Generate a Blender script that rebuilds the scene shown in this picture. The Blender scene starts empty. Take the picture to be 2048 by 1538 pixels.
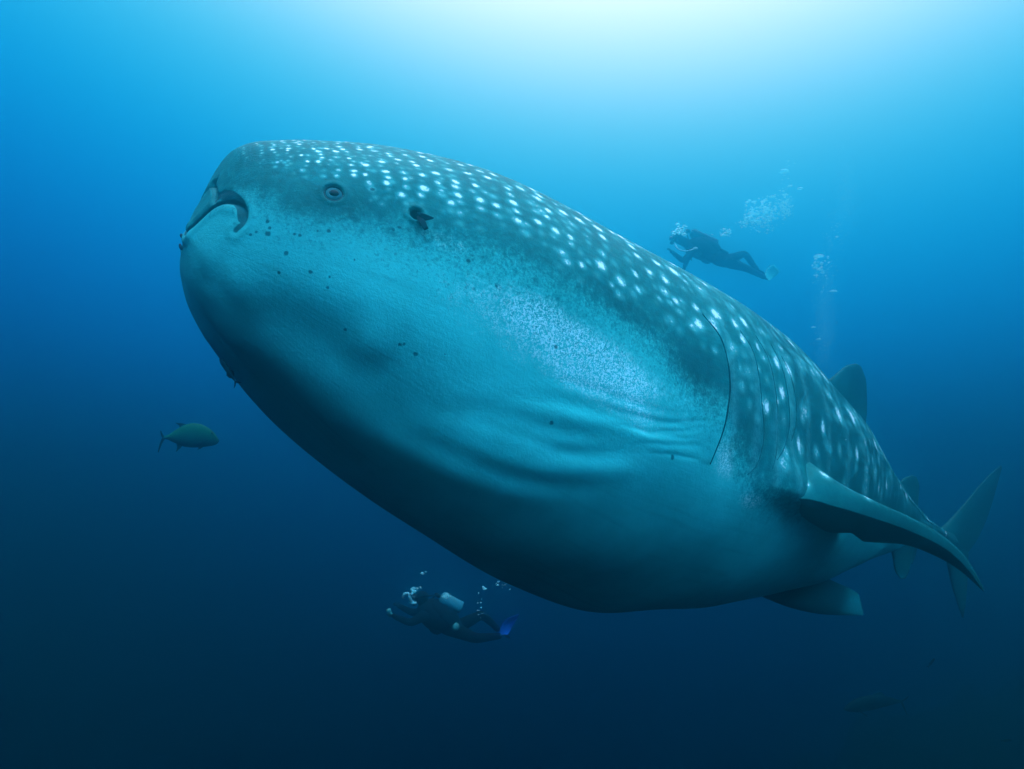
import bpy, bmesh, math, random
import numpy as np
from mathutils import Vector, Matrix

# ------------------------------------------------------------------ camera, water light, sun, exposure
SC = bpy.context.scene
COL = SC.collection
PITCH = math.radians(12.0)
cam_data = bpy.data.cameras.new('camera')
cam_data.sensor_width = 36.0
cam_data.lens = 36.0 * 1335.0 / 2048.0
cam_data.clip_start = 0.05
cam_data.clip_end = 500.0
cam = bpy.data.objects.new('camera', cam_data)
COL.objects.link(cam)
cam.rotation_euler = (math.pi / 2 + PITCH, 0, 0)
SC.camera = cam

SC.view_settings.view_transform = 'Standard'
SC.view_settings.look = 'None'
SC.view_settings.exposure = 0.45
SC.view_settings.gamma = 1.0
SC.view_settings.use_curve_mapping = False
SC.cycles.use_denoising = True
SC.cycles.max_bounces = 8
SC.cycles.volume_bounces = 2
SC.cycles.caustics_reflective = False
SC.cycles.caustics_refractive = False

world = bpy.data.worlds.new('World')
SC.world = world
world.use_nodes = True
wn = world.node_tree.nodes
wl = world.node_tree.links
wn.clear()
GLOW_AZ = math.radians(31)                 # the sunward side of the surface glow
tc = wn.new('ShaderNodeTexCoord')
nrm = wn.new('ShaderNodeVectorMath'); nrm.operation = 'NORMALIZE'
wl.new(tc.outputs['Generated'], nrm.inputs[0])
sep = wn.new('ShaderNodeSeparateXYZ'); wl.new(nrm.outputs[0], sep.inputs[0])
ac = wn.new('ShaderNodeMath'); ac.operation = 'ARCCOSINE'
wl.new(sep.outputs['Z'], ac.inputs[0])     # angle from straight up
dot = wn.new('ShaderNodeVectorMath'); dot.operation = 'DOT_PRODUCT'
dot.inputs[1].default_value = (math.sin(GLOW_AZ), math.cos(GLOW_AZ), 0)
wl.new(nrm.outputs[0], dot.inputs[0])
lim = wn.new('ShaderNodeMath'); lim.operation = 'SMOOTH_MAX'; lim.inputs[1].default_value = -.12; lim.inputs[2].default_value = .25
wl.new(dot.outputs['Value'], lim.inputs[0])
ma = wn.new('ShaderNodeMath'); ma.operation = 'MULTIPLY_ADD'
ma.inputs[1].default_value = math.radians(-17.5); ma.inputs[2].default_value = math.radians(-3.0)
wl.new(lim.outputs[0], ma.inputs[0])
sm = wn.new('ShaderNodeMath'); sm.operation = 'ADD'
wl.new(ac.outputs[0], sm.inputs[0]); wl.new(ma.outputs[0], sm.inputs[1])
dv = wn.new('ShaderNodeMath'); dv.operation = 'DIVIDE'; dv.inputs[1].default_value = math.pi
wl.new(sm.outputs[0], dv.inputs[0])
ramp = wn.new('ShaderNodeValToRGB')
ramp.color_ramp.interpolation = 'B_SPLINE'
# radiance of the water by the angle from the bright surface overhead (degrees, linear colour)
STOPS = [(0, (5.0, 3.1, 3.0)), (15, (5.0, 3.0, 2.9)), (23, (5.0, 2.6, 2.5)), (30, (3.5, 1.75, 1.68)), (38, (.55, .92, 1.02)),
         (45, (.03, .63, .92)), (53, (.001, .38, .80)), (61, (.0, .205, .60)), (70, (.0, .088, .34)),
         (79, (.0, .027, .125)), (90, (.0, .005, .030)), (105, (.0, .001, .008)), (180, (.0, .001, .004))]
RAMP_TOP = 5.0      # a colour ramp holds 0..1, so the stops are stored divided by this
cr = ramp.color_ramp
while len(cr.elements) < len(STOPS):
    cr.elements.new(0.5)
for el, (deg, c) in zip(cr.elements, STOPS):
    el.position = deg / 180.0
    el.color = (*[x / RAMP_TOP for x in c], 1)
wl.new(dv.outputs[0], ramp.inputs[0])
bg = wn.new('ShaderNodeBackground')
bg.inputs['Strength'].default_value = .72 * RAMP_TOP
wl.new(ramp.outputs[0], bg.inputs[0])
wo = wn.new('ShaderNodeOutputWorld')
wl.new(bg.outputs[0], wo.inputs['Surface'])

SUN_EL, SUN_AZ = math.radians(47), math.radians(168)
sun_data = bpy.data.lights.new('sun', 'SUN')
sun_data.energy = 5.0
sun_data.angle = math.radians(55)
sun_data.color = (.40, .73, 1.0)
sun = bpy.data.objects.new('sun', sun_data)
COL.objects.link(sun)
sdir = Vector((math.cos(SUN_EL) * math.sin(SUN_AZ), math.cos(SUN_EL) * math.cos(SUN_AZ), math.sin(SUN_EL)))
sun.rotation_euler = (-sdir).to_track_quat('-Z', 'Y').to_euler()

# ------------------------------------------------------------------ helpers
rng = np.random.default_rng(7)
random.seed(7)
CP, SP = math.cos(PITCH), math.sin(PITCH)


def to_world(p):
    """right / up / ahead of the photographer -> world metres"""
    p = np.asarray(p, float)
    return np.stack([p[..., 0], p[..., 2] * CP - p[..., 1] * SP, p[..., 2] * SP + p[..., 1] * CP], -1)


def spot(px, py, d):
    return np.array([(px - 1024) / 1335.0 * d, (769 - py) / 1335.0 * d, d])


def mat(name, color, rough=.6, spec=.15, noise=0.0, scale=20.0, metal=0.0, bump=0.0):
    m = bpy.data.materials.new(name)
    m.use_nodes = True
    nt = m.node_tree
    b = nt.nodes['Principled BSDF']
    b.inputs['Roughness'].default_value = rough
    b.inputs['Specular IOR Level'].default_value = spec
    b.inputs['Metallic'].default_value = metal
    b.inputs['Base Color'].default_value = (*color, 1)
    if noise or bump:
        t = nt.nodes.new('ShaderNodeTexCoord')
        n = nt.nodes.new('ShaderNodeTexNoise')
        n.inputs['Scale'].default_value = scale
        n.inputs['Detail'].default_value = 5
        nt.links.new(t.outputs['Object'], n.inputs['Vector'])
        mx = nt.nodes.new('ShaderNodeMix'); mx.data_type = 'RGBA'
        mx.inputs[6].default_value = (*[c * (1 - noise) for c in color], 1)
        mx.inputs[7].default_value = (*[min(1, c * (1 + noise)) for c in color], 1)
        nt.links.new(n.outputs['Fac'], mx.inputs[0])
        nt.links.new(mx.outputs[2], b.inputs['Base Color'])
        if bump:
            bp = nt.nodes.new('ShaderNodeBump')
            bp.inputs['Strength'].default_value = bump
            bp.inputs['Distance'].default_value = .02
            nt.links.new(n.outputs['Fac'], bp.inputs['Height'])
            nt.links.new(bp.outputs[0], b.inputs['Normal'])
    return m


def mesh_obj(name, verts, faces, material, parent=None, smooth=True, world_space=True, origin=None):
    """verts in world metres; kept relative to the parent's base (or to origin)"""
    v = np.asarray(verts, float)
    base = np.zeros(3)
    if parent is not None:
        base = np.array(parent.matrix_basis.translation)
        q = parent.parent
        while q is not None:
            base = base + np.array(q.matrix_basis.translation); q = q.parent
    o_loc = np.zeros(3)
    if parent is None:
        o_loc = np.asarray(origin if origin is not None else v.mean(0), float)
        base = o_loc
    me = bpy.data.meshes.new(name)
    me.from_pydata((v - base).tolist(), [], [tuple(f) for f in faces])
    me.materials.append(material)
    if smooth:
        me.polygons.foreach_set('use_smooth', [True] * len(me.polygons))
    me.update()
    o = bpy.data.objects.new(name, me)
    COL.objects.link(o)
    o.location = o_loc
    if parent is not None:
        o.parent = parent
    return o


def empty(name, loc):
    o = bpy.data.objects.new(name, None)
    COL.objects.link(o)
    o.location = [float(x) for x in loc]
    o.empty_display_size = .1
    return o


def tag(o, label=None, cat=None, group=None, kind=None):
    if label: o['label'] = label
    if cat: o['category'] = cat
    if group: o['group'] = group
    if kind: o['kind'] = kind
    return o


def pchip(xs, ys, x):
    xs = np.asarray(xs, float); ys = np.asarray(ys, float); x = np.clip(x, xs[0], xs[-1])
    h = np.diff(xs); d = np.diff(ys) / h
    m = np.zeros_like(ys)
    w1 = 2 * h[1:] + h[:-1]; w2 = h[1:] + 2 * h[:-1]
    with np.errstate(divide='ignore', invalid='ignore'):
        hm = (w1 + w2) / (w1 / d[:-1] + w2 / d[1:])
    m[1:-1] = np.where(d[:-1] * d[1:] > 0, hm, 0); m[0] = d[0]; m[-1] = d[-1]
    i = np.clip(np.searchsorted(xs, x, side='right') - 1, 0, len(xs) - 2)
    t = (x - xs[i]) / h[i]; hh = h[i]
    return ((2 * t**3 - 3 * t**2 + 1) * ys[i] + (t**3 - 2 * t**2 + t) * hh * m[i]
            + (-2 * t**3 + 3 * t**2) * ys[i + 1] + (t**3 - t**2) * hh * m[i + 1])


def curve3(pts, n):
    """smooth curve through points, n samples"""
    pts = np.asarray(pts, float)
    k = np.r_[0, np.cumsum(np.linalg.norm(np.diff(pts, axis=0), axis=1))]
    t = np.linspace(0, k[-1], n)
    return np.stack([pchip(k, pts[:, j], t) for j in range(pts.shape[1])], -1)


def sstep(a, b, x):
    t = np.clip((x - a) / (b - a), 0, 1)
    return t * t * (3 - 2 * t)


def seg_dist(P, line):
    """distance of points P to a polyline"""
    out = np.full(P.shape[:-1], 1e9)
    for a, b in zip(line[:-1], line[1:]):
        ab = b - a
        t = np.clip(((P - a) @ ab) / (ab @ ab + 1e-12), 0, 1)
        out = np.minimum(out, np.linalg.norm(P - a - t[..., None] * ab, axis=-1))
    return out


def fin_arrays(le, te, th, n_span=40, n_chord=18, up=(0, 1, 0), tip_round=True):
    """airfoil fin between a leading and a trailing edge; th = thickness along the span"""
    L = curve3(le, n_span); R = curve3(te, n_span)
    t = np.linspace(0, 1, n_span)
    thick = pchip(np.linspace(0, 1, len(th)), th, t)
    span = np.gradient((L + R) / 2, axis=0)
    ch = R - L
    nrm_ = np.cross(span, ch)
    nrm_ /= np.linalg.norm(nrm_, axis=1)[:, None] + 1e-9
    sg = np.sign((nrm_ @ np.asarray(up, float)).sum()) or 1
    nrm_ *= sg
    x = (1 - np.cos(np.linspace(0, np.pi, n_chord))) / 2
    y = 5 * (.2969 * np.sqrt(x) - .126 * x - .3516 * x**2 + .2843 * x**3 - .1036 * x**4)
    xs = np.r_[x, x[-2:0:-1]]
    ys = np.r_[y, -y[-2:0:-1]]
    m = len(xs)
    V = L[:, None] + ch[:, None] * xs[None, :, None] + nrm_[:, None] * (ys[None, :, None] * thick[:, None, None])
    side = np.broadcast_to(np.sign(ys)[None], (n_span, m))
    V = V.reshape(-1, 3)
    F = []
    for i in range(n_span - 1):
        for j in range(m):
            k = (j + 1) % m
            F.append((i * m + j, i * m + k, (i + 1) * m + k, (i + 1) * m + j))
    F.append(tuple(range((n_span - 1) * m, n_span * m)))
    F.append(tuple(range(m - 1, -1, -1)))
    return V, F, side.reshape(-1), np.repeat(t, m)


def tube_arrays(line, rad, n=10):
    line = np.asarray(line, float)
    rad = np.broadcast_to(np.asarray(rad, float), (len(line),))
    t = np.gradient(line, axis=0); t /= np.linalg.norm(t, axis=1)[:, None] + 1e-9
    ref = np.array([0, 0, 1.0]) if abs(t[:, 2]).mean() < .8 else np.array([1.0, 0, 0])
    u = np.cross(t, ref); u /= np.linalg.norm(u, axis=1)[:, None] + 1e-9
    v = np.cross(t, u)
    a = np.linspace(0, 2 * np.pi, n, endpoint=False)
    V = line[:, None] + rad[:, None, None] * (np.cos(a)[None, :, None] * u[:, None] + np.sin(a)[None, :, None] * v[:, None])
    F = []
    for i in range(len(line) - 1):
        for j in range(n):
            k = (j + 1) % n
            F.append((i * n + j, i * n + k, (i + 1) * n + k, (i + 1) * n + j))
    F.append(tuple(range(n - 1, -1, -1))); F.append(tuple(range((len(line) - 1) * n, len(line) * n)))
    return V.reshape(-1, 3), F


def ball_arrays(c, ax, n=16, m=10):
    """ellipsoid with three half-axis vectors ax"""
    V = []; F = []
    c = np.asarray(c, float); ax = np.asarray(ax, float)
    for i in range(m + 1):
        ph = math.pi * i / m
        for j in range(n):
            a = 2 * math.pi * j / n
            V.append(c + ax[0] * math.sin(ph) * math.cos(a) + ax[1] * math.sin(ph) * math.sin(a) + ax[2] * math.cos(ph))
    for i in range(m):
        for j in range(n):
            k = (j + 1) % n
            F.append((i * n + j, (i + 1) * n + j, (i + 1) * n + k, i * n + k))
    return np.array(V), F


def merge(parts):
    V = []; F = []; o = 0
    for v, f in parts:
        V.append(np.asarray(v)); F += [tuple(i + o for i in q) for q in f]; o += len(v)
    return np.concatenate(V), F


# ------------------------------------------------------------------ water haze
def build_haze():
    lo = np.array([-42.0, -14.0, -13.0]); hi = np.array([46.0, 48.0, 7.6])
    V = [(x, y, z) for x in (lo[0], hi[0]) for y in (lo[1], hi[1]) for z in (lo[2], hi[2])]
    F = [(0, 1, 3, 2), (4, 6, 7, 5), (0, 4, 5, 1), (2, 3, 7, 6), (0, 2, 6, 4), (1, 5, 7, 3)]
    m = bpy.data.materials.new('sea_water_haze')
    m.use_nodes = True
    nt = m.node_tree; nt.nodes.clear()
    v = nt.nodes.new('ShaderNodeVolumePrincipled')
    v.inputs['Color'].default_value = (.05, .765, .97, 1)
    v.inputs['Density'].default_value = .103
    v.inputs['Anisotropy'].default_value = .952
    out = nt.nodes.new('ShaderNodeOutputMaterial')
    nt.links.new(v.outputs[0], out.inputs['Volume'])
    o = mesh_obj('haze', V, F, m, smooth=False)
    tag(o, 'blue sea water haze filling the whole scene', 'haze', kind='stuff')


build_haze()

# ------------------------------------------------------------------ whale shark
NOSE = np.array([-1.30, .60, 2.65]); TAIL = np.array([6.05, -2.18, 9.4])
BLEN = float(np.linalg.norm(TAIL - NOSE))
BT = (TAIL - NOSE) / BLEN
_u = np.array([.10, 1.0, 0.0]); BU = _u - BT * (_u @ BT); BU /= np.linalg.norm(BU)
BS = np.cross(BT, BU); BS = -BS if BS[2] > 0 else BS
SK = np.array([0, .08, .2, .4, .7, 1.1, 1.6, 2.2, 2.9, 3.7, 4.6, 5.6, 6.7, 7.9, 9.0, BLEN])
WK = [.0, .26, .42, .56, .70, .82, .93, 1.02, 1.06, 1.02, .92, .76, .58, .40, .27, .20]
AK = [0.0, .412, .503, .598, .718, .831, .894, .939, .988, 1.009, .942, .768, .545, .318, .175, .115]
BK = [0.0, .181, .315, .475, .661, .856, 1.042, 1.216, 1.321, 1.282, 1.155, .985, .725, .43, .222, .118]
_TS = np.linspace(0, BLEN, 4001)


def _smooth_table(k):
    y = pchip(SK, k, _TS); n = 60
    w = np.hanning(2 * n + 1); w /= w.sum()
    z = np.convolve(np.r_[[y[0]] * n, y, [y[-1]] * n], w, 'valid')
    f = sstep(.35, .7, _TS) * (1 - sstep(9.9, 10.3, _TS))
    return y * (1 - f) + z * f


TAB_W, TAB_A, TAB_B = _smooth_table(WK), _smooth_table(AK), _smooth_table(BK)


def belly_drop(s):
    """how far the widest line of the flank sags below the axis"""
    return .30 * sstep(.9, 2.2, s) * (1 - sstep(3.6, 5.6, s))


def skin(s, deg):
    s = np.asarray(s, float); th = np.radians(np.asarray(deg, float))
    a = np.interp(s, _TS, TAB_A); b = np.interp(s, _TS, TAB_B); w = np.interp(s, _TS, TAB_W)
    c = np.cos(th); sn = np.sin(th)
    dr = belly_drop(s)
    p = 2 / np.where(c > 0, 2.2, 2.45 - .70 * sstep(1.1, 2.2, s) + .25 * sstep(4, 6, s))
    lat = np.sign(sn) * np.abs(sn)**p * w
    ver = np.sign(c) * np.abs(c)**p * np.where(c > 0, a + dr, b - dr) - dr
    return NOSE + s[..., None] * BT + lat[..., None] * BS + ver[..., None] * BU


def skin_line(pts, n=None):
    q = np.array(pts, float)
    if n:
        q = curve3(q * [1, .02], n) * [1, 50]
    return skin(q[:, 0], q[:, 1])


GILLS = [[(2.33, 53.0), (2.383, 58.0), (2.422, 63.2), (2.442, 68.7), (2.448, 73.7), (2.429, 79.9), (2.416, 85.5), (2.396, 91.3)], [(2.698, 52.4), (2.764, 58.2), (2.784, 66.9), (2.804, 74.8), (2.836, 80.6), (2.81, 87.4), (2.731, 90.1)], [(2.909, 50.5), (2.968, 58.4), (2.981, 67.3), (2.988, 74.1), (2.988, 81.6), (2.942, 87.6)], [(3.126, 49.7), (3.152, 58.8), (3.152, 66.7), (3.152, 75.0), (3.093, 80.8), (2.981, 85.3)], [(3.244, 52.4), (3.264, 58.8), (3.264, 67.5), (3.257, 74.3), (3.198, 79.1)]]
GILL_H = [.032, .010, .009, .009, .018]
MOUTH = [(.0, 90), (.011, 61.5), (.022, 61.1), (.034, 62.5), (.049, 66.4), (.068, 71.6), (.089, 74.9), (.106, 79.1), (.109, 83.4), (.097, 87.6)]
LABIAL = [(.041, 52.8), (.056, 62.1), (.073, 69.8), (.095, 76.4), (.104, 81.6)]
NOSTRIL = [(.040, -10), (.036, 20), (.037, 40.4), (.039, 55.7)]
FOLDS = [([(1.041, 108.1), (1.206, 102.7), (1.39, 97.9), (1.607, 94.0), (1.87, 89.2), (2.258, 84.9)], -0.008, 0.034), ([(0.791, 125.5), (0.956, 117.0), (1.153, 109.7), (1.396, 105.6), (1.64, 99.4), (1.896, 93.0)], -0.006, 0.05), ([(1.087, 105.8), (1.285, 102.7), (1.528, 98.8), (1.778, 93.2), (2.185, 86.8)], 0.006, 0.05), ([(1.35, 114.3), (1.626, 105.2), (1.922, 97.1)], -0.006, 0.04), ([(0.989, 125.7), (1.363, 118.2), (1.712, 108.7), (2.06, 100.0)], 0.006, 0.055), ([(1.626, 96.3), (1.876, 90.5), (2.271, 86.3)], -0.006, 0.014), ([(1.725, 93.8), (1.982, 88.6), (2.297, 84.1)], -0.006, 0.012), ([(1.89, 88.2), (2.146, 84.1), (2.37, 81.8)], -0.005, 0.012), ([(1.817, 96.7), (2.074, 89.5), (2.343, 87.4)], -0.005, 0.012), ([(0.089, 164.6), (0.239, 154.0), (0.368, 143.3), (0.541, 134.4), (0.791, 129.0)], 0.01, 0.12), ([(0.158, 128.8), (0.297, 121.3), (0.445, 114.5), (0.594, 111.8)], -0.014, 0.15), ([(0.075, 205.2), (0.146, 204.7), (0.223, 194.2), (0.328, 189.0)], 0.01, 0.06)]
FOLDS += [([(0.082, 181.1), (0.143, 180.3), (0.234, 178.7), (0.376, 174.9), (0.528, 173.9)], -0.01, 0.012), ([(0.89, 120.5), (1.225, 112.4), (1.567, 107.9), (1.909, 101.0)], -0.005, 0.03), ([(1.192, 96.3), (1.594, 89.5), (2.001, 84.5), (2.31, 81.2)], -0.004, 0.022), ([(1.488, 94.0), (1.784, 89.2), (2.093, 85.5), (2.363, 83.4)], -0.005, 0.013), ([(1.916, 96.9), (2.113, 92.4), (2.35, 89.4)], -0.005, 0.011), ([(0.699, 135.4), (1.081, 128.2), (1.456, 121.3), (1.863, 112.8)], -0.006, 0.05), ([(0.548, 143.1), (0.897, 139.3), (1.265, 131.9), (1.659, 123.0)], 0.005, 0.06)]
FLECKS = [(0.167, 82.2, 0.012), (0.177, 84.7, 0.011), (0.177, 87.0, 0.016), (0.241, 91.9, 0.014), (0.146, 87.2, 0.01), (0.134, 88.6, 0.01), (0.248, 85.1, 0.009), (0.386, 95.0, 0.009), (0.343, 81.0, 0.012), (0.548, 74.6, 0.013), (0.568, 73.3, 0.011), (0.463, 60.3, 0.013), (0.68, 106.2, 0.012), (0.693, 105.4, 0.01), (0.745, 106.6, 0.013), (0.851, 102.5, 0.009), (2.1, 93.6, 0.02), (1.39, 103.7, 0.017), (0.975, 82.8, 0.013), (0.844, 78.3, 0.014), (2.429, 61.7, 0.015), (1.304, 88.4, 0.014), (0.264, 85.1, 0.01), (0.239, 102.1, 0.01), (0.326, 95.9, 0.011), (0.311, 82.0, 0.008), (0.445, 88.2, 0.008), (0.391, 99.0, 0.009), (0.492, 111.2, 0.01)]
for _ in range(110):
    _s = abs(rng.normal(.45, .45)) + .1
    FLECKS.append((_s, rng.normal(84 + 4 * _s, 8), rng.uniform(.003, .007)))


def build_shark_arrays():
    s = np.concatenate([.5 * (1 - np.cos(np.linspace(0.006, np.pi / 2, 170))), np.linspace(.5, 3.4, 360)[1:],
                        np.linspace(3.4, BLEN, 190)[1:]])
    deg = np.concatenate([np.linspace(-12, 150, 440, endpoint=False), np.linspace(150, 348, 130, endpoint=False)])
    Sg, Dg = np.meshgrid(s, deg, indexing='ij')
    P = skin(Sg, Dg)
    # outward normals
    n = np.cross(np.gradient(P, axis=0), np.gradient(P, axis=1))
    axis = NOSE + Sg[..., None] * BT - belly_drop(Sg)[..., None] * BU
    n *= np.sign((n * (P - axis)).sum(-1))[..., None]
    n /= np.linalg.norm(n, axis=-1)[..., None] + 1e-9
    disp = np.zeros_like(Sg)
    fleck_shade = np.zeros_like(Sg); stripe = np.zeros_like(Sg)
    Dn = ((Dg + 180) % 360) - 180            # -180..180, left flank positive
    # gill flaps, both flanks
    for g, h in zip(GILLS, GILL_H):
        ga = np.array(g)
        i0, i1 = np.searchsorted(s, [ga[:, 0].min() - .5, ga[:, 0].max() + .3])
        ad = np.abs(Dn[i0:i1])
        order = np.argsort(ga[:, 1])
        gs = pchip(ga[order, 1], ga[order, 0], ad)
        dlt = Sg[i0:i1] - gs
        win = sstep(ga[:, 1].min() - 1, ga[:, 1].min() + 9, ad) * (1 - sstep(ga[:, 1].max() - 10, ga[:, 1].max() + 1, ad))
        d = np.where(dlt < 0, h * np.exp(dlt / .14), -.6 * h * np.exp(-dlt / .03))
        disp[i0:i1] += d * win
    # mouth, labial fold, nostril on both sides of the snout; shade in the creases painted dark
    h1 = np.searchsorted(s, .32)
    PH = P[:h1]
    for sgn in (1, -1):
        ml = skin_line([(a, b * sgn) for a, b in MOUTH], 40)
        dm = seg_dist(PH, ml)
        tp = sstep(.01, .075, np.linalg.norm(PH - ml[-1], axis=-1))
        disp[:h1] += -.013 * tp * np.exp(-(dm / .0085)**2) + .004 * np.exp(-((dm - .03) / .018)**2)
        ll = skin_line([(a, b * sgn) for a, b in LABIAL], 20)
        dl = seg_dist(PH, ll)
        disp[:h1] += -.005 * (1 - sstep(.008, .034, dl))
        fleck_shade[:h1] = np.maximum(fleck_shade[:h1], .9 * (1 - sstep(.016, .028, dl)))
        fleck_shade[:h1] = np.maximum(fleck_shade[:h1], .95 * np.exp(-(dm / .013)**2))
        cl = skin_line([(a, b * sgn) for a, b in MOUTH[-4:]], 20)
        fleck_shade[:h1] = np.maximum(fleck_shade[:h1], .9 * np.exp(-(seg_dist(PH, cl) / .015)**2))
        nl = skin_line([(a, b * sgn) for a, b in NOSTRIL], 20)
        dn_ = seg_dist(PH, nl)
        disp[:h1] += -.02 * np.exp(-(dn_ / .010)**2)
        fleck_shade[:h1] = np.maximum(fleck_shade[:h1], .5 * np.exp(-(dn_ / .008)**2))
    # folds and hollows of the stretched throat
    f1 = np.searchsorted(s, 2.6)
    for line, amp, wd in FOLDS:
        for sgn in (1, -1):
            L = skin_line([(a, b * sgn) for a, b in line], 24)
            i0, i1 = np.searchsorted(s, [min(p[0] for p in line) - .3, max(p[0] for p in line) + .3])
            sub = P[i0:i1]
            dd = seg_dist(sub, L)
            e0 = np.linalg.norm(sub - L[0], axis=-1); e1 = np.linalg.norm(sub - L[-1], axis=-1)
            ln = np.linalg.norm(np.diff(L, axis=0), axis=1).sum()
            taper = sstep(0, ln * .35, e0) * sstep(0, ln * .3, e1)
            disp[i0:i1] += (.8 if wd < .04 else 1.25) * amp * np.exp(-(dd / wd)**2) * taper
    # eye socket ring and spiracle hole, the hole's shade painted in
    for sgn in (1, -1):
        c = skin(np.array([.337]), np.array([64.6 * sgn]))[0]
        d = np.linalg.norm(P[:h1 + 120] - c, axis=-1)
        disp[:h1 + 120] += -.012 * (1 - sstep(.030, .040, d)) + .004 * np.exp(-((d - .046) / .012)**2)
        c = skin(np.array([.622]), np.array([67.1 * sgn]))[0]
        d = np.linalg.norm(P[:h1 + 160] - c, axis=-1)
        disp[:h1 + 160] += -.045 * (1 - sstep(.010, .026, d)) + .007 * np.exp(-((d - .034) / .009)**2)
        fleck_shade[:h1 + 160] = np.maximum(fleck_shade[:h1 + 160], 1 - sstep(.018, .027, d))
    # keels along the back
    for kd, ka in ((28, .008), (47, .009), (66, .008)):
        for sgn in (1, -1):
            r = .9
            disp += ka * sstep(2.6, 4.2, Sg) * (1 - sstep(9.3, 10.2, Sg)) * np.exp(-((Dn - sgn * kd) / 2.6)**2)
    disp += .11 * np.exp(-(((Sg - 3.27) / .30)**2 + ((np.abs(Dn) - 90) / 6.5)**2))
    # slow unevenness of skin
    for k in range(26):
        fs, fd, ph1, ph2 = rng.uniform(1, 7), rng.integers(2, 9), rng.uniform(0, 6.3), rng.uniform(0, 6.3)
        disp += .0022 * np.sin(fs * Sg + ph1) * np.sin(fd * np.radians(Dg) + ph2) * np.minimum(1, Sg * 2)
    # ---------------- pigment
    edge_b = pchip([0, .13, .26, .4, .76, 1.2, 1.52, 1.84, 1.99, 2.23, 2.43, 2.58, 2.93, 3.9, 11],
                   [62, 70, 78, 75, 77, 77.7, 73, 72, 74, 77.5, 81, 87, 98, 96, 104], Sg)
    pale = sstep(-22, 20, np.abs(Dn) - edge_b)
    edge_s = pchip([0, .095, .32, .5, 1.0, 1.42, 1.86, 2.48, 2.68, 2.97, 3.48, 4.5, 11],
                   [42, 52, 60, 67, 66.5, 68.5, 63, 69, 79, 88, 87, 89, 97], Sg)
    spotm = np.zeros_like(Sg)

    def stamp(s0, d0, r, amp, el=1.0, arr=None):
        rl = 0.5 * (float(pchip(SK, WK, np.array([s0]))[0]) + float(pchip(SK, AK, np.array([s0]))[0])) + .02
        dd = math.degrees(r * 3.2 / rl)
        i0, i1 = np.searchsorted(s, [s0 - 3.2 * r * el, s0 + 3.2 * r * el])
        if i1 <= i0: return
        d0 = d0 % 360
        rel = ((deg - d0 + 180) % 360) - 180
        js = np.where(np.abs(rel) < dd)[0]
        if len(js) == 0: return
        c = skin(np.array([s0]), np.array([d0]))[0]
        D = P[i0:i1][:, js] - c
        al = D @ BT
        q = np.sqrt((np.maximum((D * D).sum(-1) - al * al, 0) + (al / el)**2)) / r
        cur = arr[np.ix_(range(i0, i1), js)]
        arr[np.ix_(range(i0, i1), js)] = np.maximum(cur, amp * np.exp(-q * q * .9))

    sj = .05; j = 0
    while sj < 10.0:
        gap = min(.031 + .066 * sj, .40) if sj < 3.1 else .42
        rl = .5 * (float(pchip(SK, WK, np.array([sj]))[0]) + float(pchip(SK, AK, np.array([sj]))[0])) + .02
        step = math.degrees(.62 * gap / rl) if sj < 2.4 else math.degrees(.72 * gap / rl)
        top = float(pchip([0, .095, .32, .5, 1.0, 1.42, 1.86, 2.48, 2.68, 2.97, 3.48, 4.5, 11],
                          [42, 52, 60, 67, 66.5, 68.5, 63, 69, 79, 88, 87, 89, 97], np.array([sj]))[0])
        for sgn in (1, -1):
            d0 = step * (.5 if j % 2 else 0.05)
            while d0 < top:
                big = rng.random()
                s0 = sj + rng.normal(0, gap * .13)
                dd = d0 + rng.normal(0, step * .12)
                fade = 1 - .65 * sstep(top - 9, top, np.array(d0))
                if s0 > .06 and not (.26 < s0 < .42 and dd > 57):
                    amp = (rng.uniform(.75, 1.0) if big > .45 else rng.uniform(.3, .6)) * float(fade) * min(1, .25 + s0 * 3.5)
                    r = gap * rng.uniform(.16, .24) * (1 if big > .45 else .9)
                    stamp(max(s0, .02), sgn * dd, r * (1 if sj < 3.1 else rng.uniform(.55, 1.0)), amp, rng.uniform(1.0, 1.5) if sj < 2.5 else rng.uniform(.6, .9), spotm)
                d0 += step
        if sj > 2.3:
            wst = .022 + .004 * min(sj, 6)
            mid = sj + gap * .5 + .03 * np.sin(np.radians(Dn * 3) + j)
            stripe = np.maximum(stripe, np.exp(-((Sg - mid) / wst)**2) * sstep(14, 26, np.abs(Dn)) * (1 - sstep(86, 97, np.abs(Dn))))
        sj += gap; j += 1
    for _ in range(900):
        s0 = rng.uniform(.1, 1)**1.6 * 6; gap = min(.040 + .075 * s0, .42)
        lim = float(pchip([0, .095, .32, .5, 1.0, 1.42, 1.86, 2.48, 2.68, 2.97, 3.48, 4.5, 11], [42, 52, 60, 67, 66.5, 68.5, 63, 69, 79, 88, 87, 89, 97], np.array([s0]))[0])
        d0 = rng.uniform(-1, 1) * lim
        if .26 < s0 < .42 and abs(d0) > 55: continue
        stamp(s0, d0, gap * rng.uniform(.10, .2), rng.uniform(.25, .62), rng.uniform(.9, 1.6), spotm)
    for fs, fd, fr in FLECKS:
        for sgn in ((1, -1) if fr > .012 else (1,)):
            stamp(fs, fd * sgn, fr * .8, .85 if fr > .0075 else .55, rng.uniform(.8, 1.4), fleck_shade)
    ad = np.abs(Dn)
    patch = np.exp(-(((Sg - 1.45) / .52)**2 + ((ad - 86 + 3 * (Sg - 1.45)) / 7.0)**2))
    patch = np.maximum(patch, .6 * np.exp(-(((Sg - 2.51) / .10)**2 + ((ad - 90) / 5)**2)))
    patch = np.maximum(patch, .5 * np.exp(-(((Sg - 2.84) / .12)**2 + ((ad - 99) / 4)**2)))
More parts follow.
